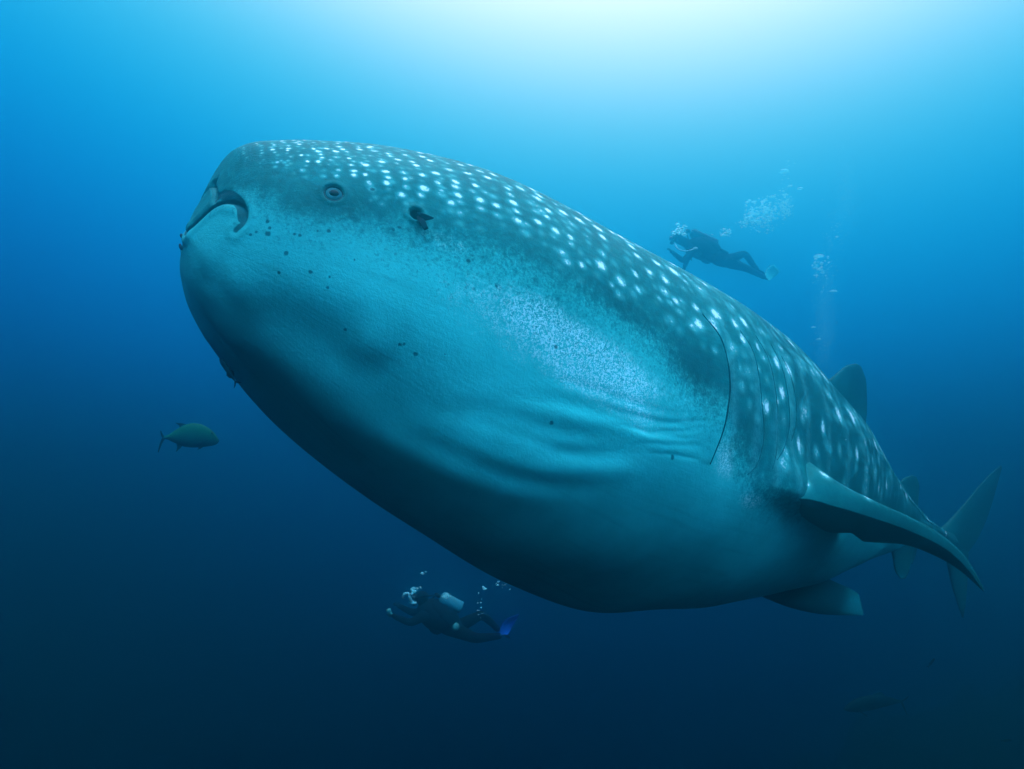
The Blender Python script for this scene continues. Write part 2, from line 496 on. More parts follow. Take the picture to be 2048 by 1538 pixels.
    patch = np.maximum(patch, .25 * np.exp(-(((Sg - .75) / .12)**2 + ((ad - 74) / 5)**2)))
    dark = np.exp(-(((Sg - 2.20) / .20)**2 + ((ad - 71) / 6)**2)) + .7 * np.exp(-(((Sg - 1.65) / .25)**2 + ((ad - 67) / 3.5)**2))
    dark += .7 * np.exp(-(((Sg - .33) / .16)**2 + ((ad - 70) / 7)**2)) + .6 * np.exp(-(((Sg - 2.65) / .12)**2 + ((ad - 79) / 4.5)**2))
    dark += .45 * np.exp(-(((Sg - .12) / .07)**2 + ((ad - 45) / 25)**2))
    dark += .75 * sstep(3.22, 3.36, Sg - .004 * (ad - 69)) * (1 - sstep(90, 102, ad))
    dark = np.clip(dark, 0, 1)
    PD = P + n * disp[..., None]
    tip = PD[0].mean(0)
    V = np.concatenate([PD.reshape(-1, 3), tip[None], PD[-1].mean(0)[None]])
    ns, nd = Sg.shape
    i = np.arange(ns - 1)[:, None] * nd; jn = np.arange(nd)[None]; k = (jn + 1) % nd
    Q = np.stack([i + jn, i + k, i + nd + k, i + nd + jn], -1).reshape(-1, 4)
    t0 = ns * nd
    caps = [(t0, (j_ + 1) % nd, j_) for j_ in range(nd)] + [(t0 + 1, (ns - 1) * nd + j_, (ns - 1) * nd + (j_ + 1) % nd) for j_ in range(nd)]
    ex = lambda a: np.r_[a.reshape(-1), a[0].mean(), a[-1].mean()]
    return V, Q, caps, np.stack([ex(pale), ex(spotm), ex(fleck_shade), ex(patch)], -1), np.stack([ex(stripe), ex(dark), ex(Sg), ex(np.radians(Dn))], -1), (s, deg, PD, n)


def med(s, h, off=0.0):
    return NOSE + s * BT + h * BU + off * BS


def shark_fins():
    out = []

    def add(le, te, th, up, ns, nc, pig):
        V, F, side, t = fin_arrays(le, te, th, ns, nc, up)
        out.append((V, F, pig(side, t, V)))
    # left pectoral: a blade with a lit upper face, a sharp leading edge and underside shade painted into the colour
    E_ = [spot(1500, 985, 4.15), spot(1560, 994, 3.93), spot(1607, 998, 3.84), spot(1671, 1013, 3.92), spot(1756, 1039, 4.12), spot(1817, 1061, 4.30), spot(1890, 1097, 4.55), spot(1935, 1138, 4.75), spot(1965, 1180, 4.9)]
    Tp = [spot(1545, 890, 4.40), spot(1590, 900, 4.36), spot(1632, 934, 4.24), spot(1678, 966, 4.16), spot(1760, 1008, 4.24), spot(1820, 1035, 4.39), spot(1890, 1075, 4.62), spot(1937, 1122, 4.79), spot(1969, 1179, 4.92)]
    Te = [spot(1570, 1055, 5.0), spot(1610, 1064, 4.95), spot(1660, 1066, 4.9), spot(1700, 1066, 4.88), spot(1728, 1083, 4.85), spot(1800, 1088, 4.85), spot(1866, 1110, 4.88), spot(1918, 1140, 4.92), spot(1967, 1183, 4.95)]
    n_, k_ = 110, 14
    c0, c1, c2 = curve3(E_, n_), curve3(Tp, n_), curve3(Te, n_)
    u = np.linspace(0, 1, k_ + 1)[:-1]; u = u * u * (3 - 2 * u)
    up_ = np.array([0, 1.0, 0])
    rows = []; kinds = []
    th_ = np.linalg.norm(c1 - c0, axis=1)
    for w_ in u:
        rows.append(c0 + (c1 - c0) * w_ + (up_ - .6 * np.array([0, 0, 1.0])) * (.16 * th_ * math.sin(w_ * math.pi))[:, None]); kinds.append(0)
    for w_ in u:
        rows.append(c1 + (c2 - c1) * w_ + up_ * (.05 * np.linalg.norm(c2 - c1, axis=1) * math.sin(w_ * math.pi))[:, None]); kinds.append(0)
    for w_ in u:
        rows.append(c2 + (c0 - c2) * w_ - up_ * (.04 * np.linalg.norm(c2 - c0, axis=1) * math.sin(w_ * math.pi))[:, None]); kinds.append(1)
    m_ = len(rows)
    V = np.stack(rows, 1).reshape(-1, 3)
    F = [(i * m_ + j, i * m_ + (j + 1) % m_, (i + 1) * m_ + (j + 1) % m_, (i + 1) * m_ + j) for i in range(n_ - 1) for j in range(m_)]
    F += [tuple(range(m_)), tuple(range((n_ - 1) * m_, n_ * m_))]
    tt = np.repeat(np.linspace(0, 1, n_), m_)
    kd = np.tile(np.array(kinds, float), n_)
    sp_ = np.zeros(len(V))
    for si, wj, rr in ((.10, .75, .05), (.17, .60, .045), (.22, .85, .05), (.13, .35, .04), (.30, .7, .035)):
        c = V.reshape(n_, m_, 3)[int(si * n_), int(wj * k_)]
        sp_ = np.maximum(sp_, .9 * np.exp(-(np.linalg.norm(V - c, axis=1) / rr)**2))
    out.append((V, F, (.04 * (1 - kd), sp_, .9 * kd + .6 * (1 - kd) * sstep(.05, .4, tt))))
    # right pectoral, trailing down and back below the belly, whose shade is painted into its colour
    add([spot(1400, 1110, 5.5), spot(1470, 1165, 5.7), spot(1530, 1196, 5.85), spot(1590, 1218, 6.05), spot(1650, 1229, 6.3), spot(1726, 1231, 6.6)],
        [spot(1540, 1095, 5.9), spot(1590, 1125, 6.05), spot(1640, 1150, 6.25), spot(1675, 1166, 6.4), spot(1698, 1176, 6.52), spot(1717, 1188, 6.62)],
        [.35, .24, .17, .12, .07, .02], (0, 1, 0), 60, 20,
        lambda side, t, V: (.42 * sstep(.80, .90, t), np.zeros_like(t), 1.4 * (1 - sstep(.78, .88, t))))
    dk = lambda side, t, V: (np.zeros_like(t), np.zeros_like(t), np.full_like(t, 1.0))
    # first dorsal, second dorsal
    add([med(5.5, .55), med(5.83, 1.0), med(6.08, 1.2), med(6.28, 1.34), med(6.46, 1.41)],
        [med(7.0, .30), med(7.02, .75), med(6.96, 1.05), med(6.82, 1.3), med(6.62, 1.42)], [.22, .16, .11, .07, .02], BS, 40, 16, dk)
    add([med(7.95, .15), med(8.25, .38), med(8.5, .55), med(8.72, .62)],
        [med(9.15, .05), med(9.15, .30), med(9.08, .52), med(8.92, .63)], [.10, .07, .05, .02], BS, 24, 12, dk)
    # tail fin: upper and lower lobe
    add([med(9.9, -.02), med(10.45, .22), med(11.1, .58), med(11.9, 1.06), med(12.55, 1.40), med(12.95, 1.57)],
        [med(11.5, -.2), med(12.15, .18), med(12.55, .56), med(12.78, .92), med(12.9, 1.2), med(13.04, 1.52)], [.20, .15, .10, .07, .05, .015], BS, 50, 14, dk)
    add([med(10.0, .06), med(10.6, -.14), med(11.2, -.57), med(11.7, -.86), med(12.04, -1.03)],
        [med(11.6, .14), med(11.85, -.10), med(12.02, -.5), med(12.1, -.8), med(12.10, -1.02)], [.18, .13, .09, .05, .015], BS, 36, 14,
        lambda side, t, V: (np.full_like(t, .14), np.zeros_like(t), np.full_like(t, .5)))
    # pelvic fins and anal fin
    pl_ = [spot(1778, 1072, 7.45), spot(1786, 1112, 7.55), spot(1791, 1143, 7.6), spot(1802, 1158, 7.62)]
    pt_ = [spot(1834, 1072, 7.8), spot(1824, 1104, 7.78), spot(1819, 1140, 7.74), spot(1811, 1157, 7.70)]
    flip = lambda p: p - 2 * ((p - NOSE) @ BS) * BS
    for le_, te_ in ((pl_, pt_), ([flip(p) for p in pl_], [flip(p) for p in pt_])):
        add(le_, te_, [.12, .08, .05, .015], (0, 1, 0), 24, 12,
            lambda side, t, V: (np.full_like(t, .30), np.zeros_like(t), np.full_like(t, .4)))
    add([med(8.6, -.18), med(8.9, -.34), med(9.15, -.45)], [med(9.35, -.1), med(9.38, -.3), med(9.3, -.45)], [.08, .05, .015], BS, 16, 10,
        lambda side, t, V: (np.full_like(t, .5), np.zeros_like(t), np.zeros_like(t)))
    return out


def shark_material():
    m = bpy.data.materials.new('spotted_skin')
    m.use_nodes = True
    nt = m.node_tree; N = nt.nodes; L = nt.links
    b = N['Principled BSDF']
    b.inputs['Roughness'].default_value = .55
    b.inputs['Specular IOR Level'].default_value = .035
    tcn = N.new('ShaderNodeTexCoord')

    def noise(scale, detail=6, rough=.6):
        n = N.new('ShaderNodeTexNoise')
        n.inputs['Scale'].default_value = scale; n.inputs['Detail'].default_value = detail; n.inputs['Roughness'].default_value = rough
        L.new(tcn.outputs['Object'], n.inputs['Vector'])
        return n.outputs['Fac']

    def math_(op, a, b_=None, clamp=False):
        n = N.new('ShaderNodeMath'); n.operation = op; n.use_clamp = clamp
        for k, v in enumerate((a, b_)):
            if v is None: continue
            if isinstance(v, (int, float)): n.inputs[k].default_value = v
            else: L.new(v, n.inputs[k])
        return n.outputs[0]

    def maprange(v, a, b_, c=0.0, d=1.0, smooth=True):
        n = N.new('ShaderNodeMapRange'); n.interpolation_type = 'SMOOTHSTEP' if smooth else 'LINEAR'
        L.new(v, n.inputs[0])
        for k, x in zip((1, 2, 3, 4), (a, b_, c, d)): n.inputs[k].default_value = x
        return n.outputs[0]

    def mix(f, a, b_):
        n = N.new('ShaderNodeMix'); n.data_type = 'RGBA'
        if isinstance(f, float): n.inputs[0].default_value = f
        else: L.new(f, n.inputs[0])
        for k, v in ((6, a), (7, b_)):
            if isinstance(v, tuple): n.inputs[k].default_value = (*v, 1)
            else: L.new(v, n.inputs[k])
        return n.outputs[2]
    a1 = N.new('ShaderNodeAttribute'); a1.attribute_name = 'pigment'
    a2 = N.new('ShaderNodeAttribute'); a2.attribute_name = 'pattern'
    s1 = N.new('ShaderNodeSeparateColor'); L.new(a1.outputs['Color'], s1.inputs[0])
    s2 = N.new('ShaderNodeSeparateColor'); L.new(a2.outputs['Color'], s2.inputs[0])
    pale, spt, flk_shade = s1.outputs[0], s1.outputs[1], s1.outputs[2]
    pat = a1.outputs['Alpha']; stp, drk = s2.outputs[0], s2.outputs[1]
    n_brk, n_big, n_mid, n_fine, n_vf = noise(55, 5, .7), noise(5, 5), noise(26, 6, .7), noise(85, 5, .7), noise(150, 3, .7)
    cv = N.new('ShaderNodeCombineXYZ')
    L.new(math_('MULTIPLY', s2.outputs[2], 1.1), cv.inputs[0]); L.new(math_('MULTIPLY', a2.outputs['Alpha'], 16.0), cv.inputs[1])
    ns = N.new('ShaderNodeTexNoise'); ns.inputs['Scale'].default_value = 1.0; ns.inputs['Detail'].default_value = 6; ns.inputs['Roughness'].default_value = .65
    L.new(cv.outputs[0], ns.inputs['Vector'])
    streak = ns.outputs['Fac']
    back = mix(maprange(n_mid, .3, .72), (.006, .120, .115), (.010, .200, .185))
    back = mix(math_('MULTIPLY', maprange(streak, .48, .70), .55), back, (.008, .085, .085))
    back = mix(math_('MULTIPLY', maprange(streak, .50, .28), .35), back, (.035, .27, .25))
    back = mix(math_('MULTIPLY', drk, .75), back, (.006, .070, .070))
    belly = mix(maprange(n_big, .3, .7), (.045, .52, .47), (.060, .61, .55))
    belly = mix(maprange(s2.outputs[2], .2, 1.1), (.032, .38, .36), belly)
    # mottled change from back to belly
    mot = math_('ADD', math_('MULTIPLY', math_('SUBTRACT', n_mid, .5), 1.5), math_('MULTIPLY', math_('SUBTRACT', n_fine, .5), 1.5))
    band = math_('MULTIPLY', math_('MULTIPLY', pale, math_('SUBTRACT', 1.0, pale)), 4.0)
    pf = math_('ADD', pale, math_('MULTIPLY', mot, math_('ADD', math_('MULTIPLY', band, .75), .06)))
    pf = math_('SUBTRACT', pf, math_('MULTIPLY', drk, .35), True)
    col = mix(maprange(pf, .12, .95), back, belly)
    col = mix(math_('MULTIPLY', maprange(streak, .52, .74), .30), col, (.02, .22, .21))
    # fine dark peppering on the face and cheek
    pep = math_('MULTIPLY', maprange(math_('ADD', n_brk, math_('MULTIPLY', math_('SUBTRACT', n_mid, .5), .5)), .52, .66), maprange(math_('ADD', band, math_('MULTIPLY', math_('SUBTRACT', n_big, .5), .8)), .02, .55))
    pep = math_('MULTIPLY', pep, maprange(s2.outputs[2], 2.6, 1.6))
    col = mix(math_('MULTIPLY', pep, .55), col, (.008, .085, .088))
    # stripes and spots
    col = mix(math_('MULTIPLY', math_('MULTIPLY', stp, .38), maprange(n_mid, .25, .6)), col, (.10, .43, .41))
    halo = maprange(spt, .02, .6, 0.0, .75)
    col = mix(halo, col, (.08, .46, .43))
    core = maprange(math_('ADD', spt, math_('MULTIPLY', math_('SUBTRACT', n_brk, .5), 1.5)), .45, .86)
    col = mix(core, col, (.93, .94, .90))
    # pale speckles on the cheek
    pat = math_('ADD', pat, math_('MULTIPLY', math_('MULTIPLY', math_('SUBTRACT', n_big, .5), 2.2), pat))
    sp = math_('MULTIPLY', maprange(math_('ADD', n_fine, math_('MULTIPLY', math_('SUBTRACT', n_vf, .5), 1.1)), .47, .58), maprange(math_('ADD', pat, math_('MULTIPLY', math_('SUBTRACT', n_mid, .5), .7)), .12, .8))
    col = mix(math_('MULTIPLY', sp, .95), col, (.80, .93, .91))
    # dark flecks, and painted shade of mouth, nostril and spiracle
    fk_shade = maprange(math_('ADD', flk_shade, math_('MULTIPLY', math_('SUBTRACT', n_fine, .5), .5)), .35, .65)
    col = mix(math_('MULTIPLY', fk_shade, .85), col, (.004, .028, .034))
    L.new(col, b.inputs['Base Color'])
    bp = N.new('ShaderNodeBump'); bp.inputs['Strength'].default_value = .35; bp.inputs['Distance'].default_value = .006
    cv2 = N.new('ShaderNodeCombineXYZ')
    L.new(math_('MULTIPLY', s2.outputs[2], 2.2), cv2.inputs[0]); L.new(math_('MULTIPLY', a2.outputs['Alpha'], 55.0), cv2.inputs[1])
    n2 = N.new('ShaderNodeTexNoise'); n2.inputs['Scale'].default_value = 1.0; n2.inputs['Detail'].default_value = 4
    L.new(cv2.outputs[0], n2.inputs['Vector'])
    L.new(math_('ADD', math_('ADD', n_fine, math_('MULTIPLY', n_mid, 1.2)), math_('MULTIPLY', n2.outputs['Fac'], .45)), bp.inputs['Height'])
    L.new(bp.outputs[0], b.inputs['Normal'])
    return m


def build_shark():
    base = to_world(med(4.0, -1.2))
    root = empty('whale_shark', base)
    tag(root, 'huge whale shark with white-spotted back and pale belly filling the frame', 'whale shark')
    V, Q, caps, pig, pat, (gs_, gd_, gp_, gn_) = build_shark_arrays()
    nv = len(V)
    loops = [Q.reshape(-1)]; starts = [np.arange(len(Q)) * 4]; tot = len(Q) * 4
    tri = np.array(caps).reshape(-1); starts.append(tot + np.arange(len(caps)) * 3); loops.append(tri); tot += len(tri)
    VV = [V]; PG = [pig]; PT = [pat]
    for v, f, (pl, sp_, dk_) in shark_fins():
        for q in f:
            loops.append(np.array(q) + nv); starts.append(np.array([tot])); tot += len(q)
        VV.append(v); nv += len(v)
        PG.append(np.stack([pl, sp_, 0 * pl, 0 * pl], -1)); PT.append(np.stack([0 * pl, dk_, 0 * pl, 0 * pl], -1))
    V = to_world(np.concatenate(VV)) - base
    loops = np.concatenate(loops); starts = np.concatenate(starts)
    me = bpy.data.meshes.new('body')
    me.vertices.add(len(V)); me.vertices.foreach_set('co', V.astype(np.float32).ravel())
    me.loops.add(len(loops)); me.loops.foreach_set('vertex_index', loops.astype(np.int32))
    me.polygons.add(len(starts)); me.polygons.foreach_set('loop_start', starts.astype(np.int32))
    me.polygons.foreach_set('use_smooth', np.ones(len(starts), bool))
    me.update(calc_edges=True)
    me.validate()
    a = me.attributes.new('pigment', 'FLOAT_COLOR', 'POINT'); a.data.foreach_set('color', np.concatenate(PG).astype(np.float32).ravel())
    pt = np.concatenate(PT)
    a = me.attributes.new('pattern', 'FLOAT_COLOR', 'POINT'); a.data.foreach_set('color', pt.astype(np.float32).ravel())
    me.materials.append(shark_material())
    bm = bmesh.new(); bm.from_mesh(me); bmesh.ops.recalc_face_normals(bm, faces=bm.faces); bm.to_mesh(me); bm.free()
    o = bpy.data.objects.new('body', me); COL.objects.link(o); o.parent = root
    m_gill = mat('gill_slit_inside', (.004, .035, .042), .7, .05)
    m_gill2 = mat('shallow_gill_slit', (.008, .085, .09), .7, .05)
    for sgn in (1, -1):
        for g, h in zip(GILLS, GILL_H):
            ga = np.array(g, float)
            q = curve3(ga * [1, .02], 40) * [1, 50]
            def on_skin(a_, d_):
                d_ = (d_ + 12) % 360 - 12
                i_ = np.clip(np.searchsorted(gs_, a_), 1, len(gs_) - 1); j_ = np.clip(np.searchsorted(gd_, d_), 1, len(gd_) - 1)
                fi = ((a_ - gs_[i_ - 1]) / (gs_[i_] - gs_[i_ - 1]))[:, None]; fj = ((d_ - gd_[j_ - 1]) / (gd_[j_] - gd_[j_ - 1]))[:, None]
                P_ = (gp_[i_ - 1, j_ - 1] * (1 - fi) + gp_[i_, j_ - 1] * fi) * (1 - fj) + (gp_[i_ - 1, j_] * (1 - fi) + gp_[i_, j_] * fi) * fj
                return P_, gn_[i_, j_]
            pc, nn = on_skin(q[:, 0] - .006, q[:, 1] * sgn)
            ker = np.array([1, 2, 3, 2, 1]) / 9.0
            pc = np.stack([np.convolve(np.r_[[pc[0, k]] * 2, pc[:, k], [pc[-1, k]] * 2], ker, 'valid') for k in range(3)], -1)
            r = (.0052 if h > .03 else .0022) * np.sin(np.linspace(.04, .97, 40) * math.pi)**.5 + .0005
            v, f = tube_arrays(to_world(pc + nn * .001), r, 8)
            mesh_obj('gill_slit', v, f, m_gill if h > .03 else m_gill2, root)
    # eyes
    m_iris = mat('eye_iris', (.012, .12, .13), .35, .1, noise=.25, scale=90)
    m_pupil = mat('eye_pupil', (.0008, .005, .007), .3, .05)
    m_lid = mat('eye_rim', (.006, .035, .04), .5, .15, noise=.3, scale=80)
    for sgn in (1, -1):
        c = skin(np.array([.337]), np.array([64.6 * sgn]))[0]
        e1 = skin(np.array([.36]), np.array([64.6 * sgn]))[0] - c; e1 /= np.linalg.norm(e1)
        e2 = skin(np.array([.337]), np.array([61.6 * sgn]))[0] - c; e2 /= np.linalg.norm(e2)
        nn = np.cross(e1, e2); nn /= np.linalg.norm(nn)
        if nn @ (c - NOSE - .337 * BT) < 0: nn = -nn
        e2 = np.cross(nn, e1); e2 = e2 if e2 @ BU > 0 else -e2
        cc = c - nn * .012
        W = to_world
        v, f = ball_arrays(cc, (e1 * .034, e2 * .033, nn * .012), 28, 14)
        eye = mesh_obj('eye', W(v), f, m_iris, root)
        v, f = ball_arrays(cc + nn * .0085 + e1 * .002, (e1 * .0195, e2 * .0155, nn * .0075), 20, 8)
        mesh_obj('pupil', W(v), f, m_pupil, eye)
        ring = np.array([cc + nn * .006 + (e1 * math.cos(t) + e2 * math.sin(t)) * .0355 for t in np.linspace(0, 2 * math.pi, 40)])
        v, f = tube_arrays(ring, .0038, 8)
        mesh_obj('eyelid', W(v), f, m_lid, eye)
    return root


build_shark()


# ------------------------------------------------------------------ reef far below on the right
def build_reef():
    m = mat('reef_rock', (.005, .022, .022), .9, .05, noise=.6, scale=2.2, bump=.6)
    n = 150
    gx = np.linspace(4, 30, n); gy = np.linspace(9, 32, n)
    X, Y = np.meshgrid(gx, gy, indexing='ij')
    Z = -12.0 + 5.2 * sstep(11, 24, X + .15 * (Y - 14))
    for k in range(40):
        fx, fy = rng.normal(0, 1.2 + k * .07, 2)
        Z += (.26 / (1 + .16 * k)) * np.sin(fx * X + fy * Y + rng.uniform(0, 6.3))
    V = np.stack([X, Y, Z], -1).reshape(-1, 3)
    F = [(i * n + j, (i + 1) * n + j, (i + 1) * n + j + 1, i * n + j + 1) for i in range(n - 1) for j in range(n - 1)]
    tag(mesh_obj('reef_slope', V, F, m), 'dim rocky reef slope far below at lower right', 'reef', kind='structure')


build_reef()


# ------------------------------------------------------------------ fish
def fish_material(name, top, low, fin):
    m = bpy.data.materials.new(name); m.use_nodes = True
    nt = m.node_tree; b = nt.nodes['Principled BSDF']
    b.inputs['Roughness'].default_value = .6; b.inputs['Specular IOR Level'].default_value = .03
    a = nt.nodes.new('ShaderNodeAttribute'); a.attribute_name = 'tone'
    sp = nt.nodes.new('ShaderNodeSeparateColor'); nt.links.new(a.outputs['Color'], sp.inputs[0])
    t = nt.nodes.new('ShaderNodeTexCoord'); n = nt.nodes.new('ShaderNodeTexNoise'); n.inputs['Scale'].default_value = 45; n.inputs['Detail'].default_value = 5
    nt.links.new(t.outputs['Object'], n.inputs['Vector'])
    ad = nt.nodes.new('ShaderNodeMath'); ad.operation = 'MULTIPLY_ADD'; ad.inputs[1].default_value = .35
    nt.links.new(n.outputs['Fac'], ad.inputs[0]); nt.links.new(sp.outputs[0], ad.inputs[2])
    mr = nt.nodes.new('ShaderNodeMapRange'); mr.inputs[1].default_value = .3; mr.inputs[2].default_value = .95
    nt.links.new(ad.outputs[0], mr.inputs[0])
    m1 = nt.nodes.new('ShaderNodeMix'); m1.data_type = 'RGBA'; m1.inputs[6].default_value = (*low, 1); m1.inputs[7].default_value = (*top, 1)
    nt.links.new(mr.outputs[0], m1.inputs[0])
    m2 = nt.nodes.new('ShaderNodeMix'); m2.data_type = 'RGBA'; m2.inputs[7].default_value = (*fin, 1)
    nt.links.new(m1.outputs[2], m2.inputs[6]); nt.links.new(sp.outputs[1], m2.inputs[0])
    nt.links.new(m2.outputs[2], b.inputs['Base Color'])
    return m


def build_fish(name, label, rings, depth, slope, width, fins, eye, m, group=None, nr=40, na=24):
    """rings: (along, top, bottom) in photo units at the given distance; slope: metres nearer/farther per unit along"""
    R = np.array(rings, float)
    k = np.r_[0, np.cumsum(np.hypot(np.diff(R[:, 0]), np.diff(R[:, 1:].mean(1))))]
    t = np.linspace(0, k[-1], nr)
    R = np.stack([pchip(k, R[:, j], t) for j in range(3)], -1)
    x0 = R[:, 0].mean()
    base = to_world(spot(x0, R[:, 1:].mean(), depth))
    hmax = (R[:, 2] - R[:, 1]).max()
    P = []; tone = []
    a = np.linspace(0, 2 * np.pi, na, endpoint=False)
    for x, yt, yb in R:
        d = depth + (x - x0) * slope
        up = spot(x, yt, d); dn = spot(x, yb, d)
        c = (up + dn) / 2; v = (up - dn) / 2
        w = width * ((yb - yt) / hmax)**.8
        lat = np.cross(v / (np.linalg.norm(v) + 1e-9), np.array([1, 0, slope * 200.0]) / math.hypot(1, slope * 200))
        for q in a:
            P.append(c + v * math.cos(q) + lat * math.sin(q) * w); tone.append((.5 + .5 * math.cos(q), 0))
    F = [(i * na + j, i * na + (j + 1) % na, (i + 1) * na + (j + 1) % na, (i + 1) * na + j) for i in range(nr - 1) for j in range(na)]
    F += [tuple(range(na)), tuple(range((nr - 1) * na, nr * na))]
    parts = [(np.array(P), F)]
    for le, te, th, off in fins:
        f3 = lambda p: spot(p[0], p[1], depth + (p[0] - x0) * slope + (p[2] if len(p) > 2 else 0) + off)
        V, f, sd, tt = fin_arrays([f3(p) for p in le], [f3(p) for p in te], th, 14, 8, (0, 0, -1))
        parts.append((V, f)); tone += [(.5, 1)] * len(V)
    V, F = merge(parts)
    root = empty(name, base)
    tag(root, label, 'fish', group)
    o = mesh_obj('body', to_world(V), F, m, root)
    tn = np.array(tone); tn = np.c_[tn, np.zeros(len(tn)), np.ones(len(tn))]
    at = o.data.attributes.new('tone', 'FLOAT_COLOR', 'POINT'); at.data.foreach_set('color', tn.astype(np.float32).ravel())
    if eye:
        ex, ey, er, eo = eye
        c = spot(ex, ey, depth + (ex - x0) * slope + eo)
        v, f = ball_arrays(c, np.eye(3) * er, 12, 8)
        mesh_obj('eye', to_world(v), f, bpy.data.materials.get('eye_pupil'), root)
    return root


m_trev = fish_material('olive_fish_skin', (.003, .090, .050), (.002, .042, .05), (.001, .02, .026))
build_fish('trevally_fish', 'olive-green deep-bodied fish with forked tail swimming right below the whale shark\'s chin',
           [(438, 880, 883), (434, 873, 888), (426, 863, 891), (414, 854, 893), (400, 848, 894.5), (385, 846.5, 895), (370, 850, 893.5), (356, 857, 888.5), (344, 864.5, 883.5), (335, 870.5, 879), (328, 872.5, 878)],
           6.8, .0016, .058,
           [([(377, 850), (366, 847), (352, 845.5)], [(358, 858), (359, 853), (350.5, 845.3)], [.012, .008, .003], 0),
            ([(366, 890), (360, 897), (353, 903)], [(352, 884), (354, 895), (352, 903.4)], [.012, .008, .003], 0),
            ([(331, 876), (326, 869), (322, 861.5)], [(326, 876), (322, 871), (320.5, 862)], [.014, .010, .004], 0),
            ([(331, 875), (324, 888), (317, 905)], [(325, 874), (319, 889), (315.5, 904)], [.014, .010, .004], 0),
            ([(410, 880), (400, 883), (388, 886)], [(406, 886), (397, 888), (388, 887.5)], [.006, .004, .002], -.05),
            ([(408, 892), (402, 897), (396, 899)], [(396, 893), (397, 897), (394, 899.5)], [.008, .006, .002], 0)],
           (424.5, 866.5, .0105, -.042), m_trev)

m_rem = fish_material('dark_remora_skin', (.001, .030, .036), (.002, .042, .05), (.001, .016, .022))


def build_remora(name, label, head, tail, fat, upv, lobes=None):
    """slender sucker fish between two points (camera frame metres)"""
    head = np.asarray(head, float); tail = np.asarray(tail, float)
    L = np.linalg.norm(tail - head); d = (tail - head) / L
    up = np.asarray(upv, float); up -= d * (up @ d); up /= np.linalg.norm(up); lat = np.cross(d, up)
    prof = [(0, .25), (.06, .7), (.2, 1), (.4, .95), (.6, .7), (.75, .42), (.84, .25)]
    xs = np.linspace(0, .84, 26); rr = pchip([p[0] for p in prof], [p[1] for p in prof], xs) * fat
    na = 16; P = []; tone = []
    for x, r in zip(xs, rr):
        for q in np.linspace(0, 2 * np.pi, na, endpoint=False):
            P.append(head + d * x * L + up * r * math.cos(q) + lat * r * .85 * math.sin(q)); tone.append((.5 + .5 * math.cos(q), 0))
    F = [(i * na + j, i * na + (j + 1) % na, (i + 1) * na + (j + 1) % na, (i + 1) * na + j) for i in range(25) for j in range(na)]
    F += [tuple(range(na)), tuple(range(25 * na, 26 * na))]
    parts = [(np.array(P), F)]
    at_ = lambda x, h, o=0: head + d * x * L + up * h * L + lat * o * L
    for le, te in lobes or (([at_(.80, .0), at_(.9, .07), at_(1.0, .15)], [at_(.90, 0), at_(.95, .05), at_(1.0, .145)]),
                   ([at_(.80, .0), at_(.9, -.07), at_(1.0, -.15)], [at_(.90, 0), at_(.95, -.05), at_(1.0, -.145)]),
                   ([at_(.45, .06), at_(.55, .12)], [at_(.72, .03), at_(.66, .09)]), ([at_(.45, -.06), at_(.55, -.12)], [at_(.72, -.03), at_(.66, -.09)])):
        V, f, sd, tt = fin_arrays(le, te, [.02 * L, .01 * L, .004 * L], 10, 8, lat)
        parts.append((V, f)); tone += [(.5, 1)] * len(V)
    V, F = merge(parts)
    root = empty(name, to_world(head)); tag(root, label, 'fish')
    o = mesh_obj('body', to_world(V), F, m_rem, root)
    tn = np.array(tone); tn = np.c_[tn, np.zeros(len(tn)), np.ones(len(tn))]
    a_ = o.data.attributes.new('tone', 'FLOAT_COLOR', 'POINT'); a_.data.foreach_set('color', tn.astype(np.float32).ravel())
    return root


build_remora('remora_fish', 'slim dark remora hanging along the edge of the whale shark\'s chin', spot(440, 717, 2.74), spot(476, 771, 2.72), .0105, (.8, .5, 0))
_sp = skin(np.array([.622]), np.array([67.1]))[0]
build_remora('remora_fish', 'small dark remora with only its tail poking from the hole behind the eye', _sp + np.array([-.02, .02, .16]), spot(850, 440, 2.585), .019, (.55, .80, -.1),
             [([spot(834, 424, 2.63), spot(851, 428, 2.598), spot(868, 435, 2.590)], [spot(838, 440, 2.62), spot(852, 441, 2.595), spot(866, 438, 2.588)]),
              ([spot(842, 428, 2.63), spot(851, 443, 2.592), spot(857, 457, 2.582)], [spot(832, 434, 2.62), spot(840, 447, 2.590), spot(849, 461, 2.580)])])

m_dim = fish_material('grey_fish_skin', (.002, .026, .028), (.004, .055, .06), (.004, .08, .085))
build_fish('trevally_fish', 'faint grey forked-tail fish swimming left in the dark water at lower right',
           [(1688, 1417, 1420), (1698, 1408, 1423), (1715, 1398, 1424), (1735, 1392, 1421), (1755, 1390, 1416), (1775, 1393, 1411), (1792, 1398, 1407), (1803, 1401, 1405)],
           11.5, .0018, .085,
           [([(1800, 1403), (1808, 1398), (1817, 1392)], [(1806, 1403), (1811, 1400), (1818, 1393)], [.014, .01, .004], 0),
            ([(1800, 1403), (1806, 1415), (1814, 1430)], [(1805, 1402), (1810, 1416), (1815, 1430)], [.014, .01, .004], 0),
            ([(1716, 1421), (1724, 1427), (1734, 1433)], [(1722, 1421), (1728, 1427), (1735, 1432)], [.02, .012, .005], -.07),
            ([(1740, 1393), (1752, 1386), (1762, 1384)], [(1770, 1393), (1768, 1389), (1763, 1384)], [.014, .01, .004], 0)],
           (1700, 1412, .01, -.03), m_dim)
